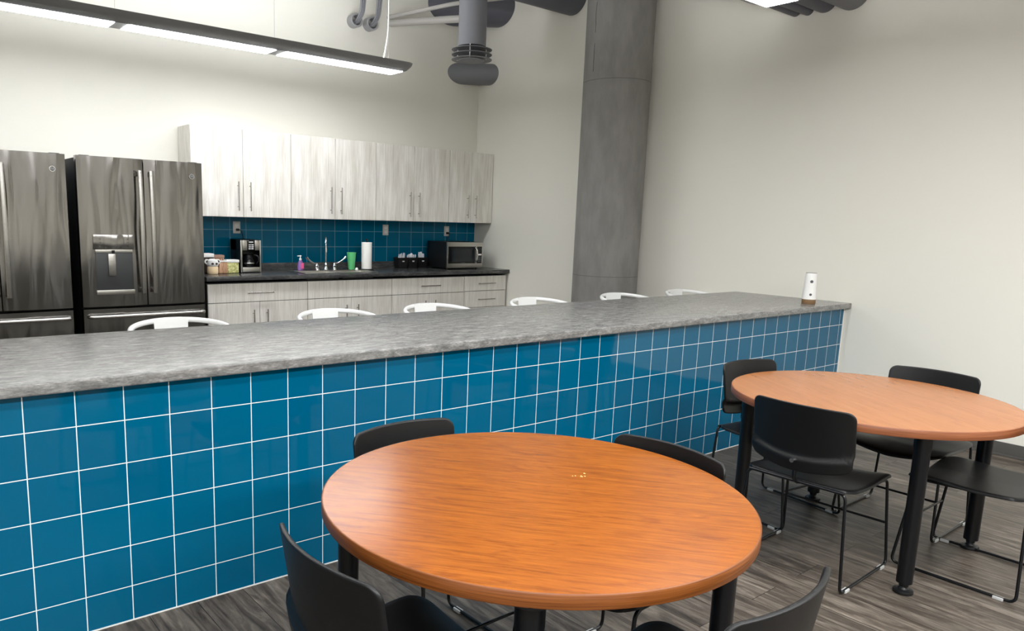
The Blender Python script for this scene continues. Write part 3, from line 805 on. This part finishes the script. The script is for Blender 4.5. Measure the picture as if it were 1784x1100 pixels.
# ------------------------------------------------------------------ black chairs
def rrect(w_, h0, h1, r, n=8, bow=0, top_bow=0):
    """outline in (x,z): width +-w_, bottom h0, top h1, corner radius r, bottom edge bowed down by bow"""
    P = []
    for cx_, cz, a0 in ((w_-r, h1-r, 0), (-w_+r, h1-r, PI/2), (-w_+r, h0+r, PI), (w_-r, h0+r, 3*PI/2)):
        for i in range(n+1):
            a = a0+PI/2*i/n; P.append((cx_+r*math.cos(a), cz+r*math.sin(a)))
    Q = []
    m_ = len(P)
    for i in range(m_):
        a, c = P[i], P[(i+1) % m_]; k = max(1, int(math.hypot(a[0]-c[0], a[1]-c[1])/.02))
        for j in range(k): Q.append((a[0]+(c[0]-a[0])*j/k, a[1]+(c[1]-a[1])*j/k))
    out = []
    for x, z in Q:
        t_ = max(0, (h0+h1)/2-z)/((h1-h0)/2)
        u_ = max(0, z-(h0+h1)/2)/((h1-h0)/2)
        out.append((x, z-bow*t_*(1-(x/w_)**2)+top_bow*u_*(1-(x/w_)**2)))
    return out
def make_chair():
    o = thing('stacking_chair', '', 'chair', (0, 0, 0), 0)
    # faces +y. backrest
    W_, H0, H1, BOW = .211, .497, .746, .034
    out = rrect(W_, H0, H1, .032, bow=BOW, top_bow=.004)
    cz = .63
    def shape(X, Z, dy):
        zb = H0-BOW*(1-(X/W_)**2)
        u = min(1, max(0, (.070-(Z-zb))/.022)); u = u*u*(3-2*u)
        return Vector((X, -.210+1.05*X*X-.16*(Z-.5)+dy-.017*u, Z))
    def ring(k, dy): return [shape(x*k, cz+(z-cz)*k, dy) for x, z in out]
    ks = (.08, .3, .45, .52, .58, .63, .68, .73, .78, .84, .90, .95, .98)
    b = MB()
    b.rings([ring(k, 0) for k in ks]+[ring(.995, -.002), ring(1.0, -.006), ring(.997, -.011)]+[ring(k, -.013) for k in reversed(ks)])
    b.build('backrest', 'chair', o, ang=60)
    # seat
    so_ = rrect(.228, -.205, .225, .055, bow=.0, top_bow=.012)
    def sring(k, dz):
        L_ = []
        for x, y in so_:
            X, Y = x*k, .01+(y-.01)*k
            z = .426+.10*X*X*(1 if abs(X) < .2 else 1) - .012*math.exp(-((Y+.03)/.14)**2)
            if Y > .12: z -= (1.0+1.6*(1-(X/.22)**2))*(Y-.12)**2
            z -= .006*max(0, 1-abs(X)/.2)*max(0, (Y+.2)/.4)
            L_.append(Vector((X, Y, z+dz)))
        return L_
    b = MB(); b.rings([sring(k, 0) for k in (.06, .3, .55, .75, .9, .97)]+[sring(.995, -.003), sring(1.0, -.012), sring(.985, -.014), sring(.96, -.008)]+[sring(k, -.007) for k in (.75, .5, .06)])
    b.build('seat', 'chair', o, ang=60)
    for s in (-1, 1):
        X = s*.232
        b = MB()
        b.tube([(s*.12, -.212, .415), (s*.205, -.212, .415), (X, -.228, .0085), (X, .235, .0085), (s*.212, .185, .402), (s*.212, -.12, .413), (s*.19, -.17, .413)], .0062, 10, fil=.03)
        f = b.build('side_frame', 'tube', o)
        for y in (-.17, .18):
            MB().box(X-.010, X+.010, y-.019, y+.019, .0, .013, .003).build('glide', 'glide', f)
    MB().tube([(-.2, -.213, .415), (.2, -.213, .415)], .0062, 10).build('rear_rail', 'tube', o)
    MB().tube([(-.222, .212, .20), (.222, .212, .20)], .0055, 10).build('stretcher', 'tube', o)
    MB().tube([(-.205, .12, .404), (.205, .12, .404)], .0055, 10).build('seat_rail', 'tube', o)
    b = MB(); b.tube([(0, -.09, .402), (0, -.19, .402), (0, -.226, .43), (0, -.226, .46), (0, -.222, .50)], .0085, 10, fil=.03); sp = b.build('back_post', 'tube', o)
    MB().cyl((0, -.262, .512), (0, -.225, .512), .009, seg=14).build('screw', 'chrome', sp)
    return o
chair0 = make_chair()
# (x, y, facing angle: 0 = faces +y, label)
CH = [
 (2.855, -1.17, -PI/2+.03, 'black chair with its full back to the camera, at the farther table'),
 (3.38, -1.63, 0.0, 'black chair at lower right edge, seat tucked toward the farther table'),
 (3.755, -1.19, PI/2, 'black chair between the farther table and the right wall'),
 (3.31, -.74, PI-.13, 'black chair between the farther table and the teal bar'),
 (1.07, -.80, PI+.02, 'black chair between the foreground table and the teal bar, left side'),
 (1.425, -1.25, PI/2+.0, 'black chair at the right rim of the foreground table, back facing right'),
 (.58, -1.295, -PI/2+.02, 'black chair at the left of the foreground table, back toward the camera'),
 (1.01, -1.755, .04, 'black chair in the bottom foreground, cut off by the photo edge'),
]
for i, (x, y, rz, lb) in enumerate(CH):
    if i == 0: chair0.location = (x, y, 0); chair0.rotation_euler = (0, 0, rz); chair0['label'] = lb; chair0['group'] = 'black stacking chairs'
    else: dup(chair0, (x, y, 0), rz, lb, 'black stacking chairs')
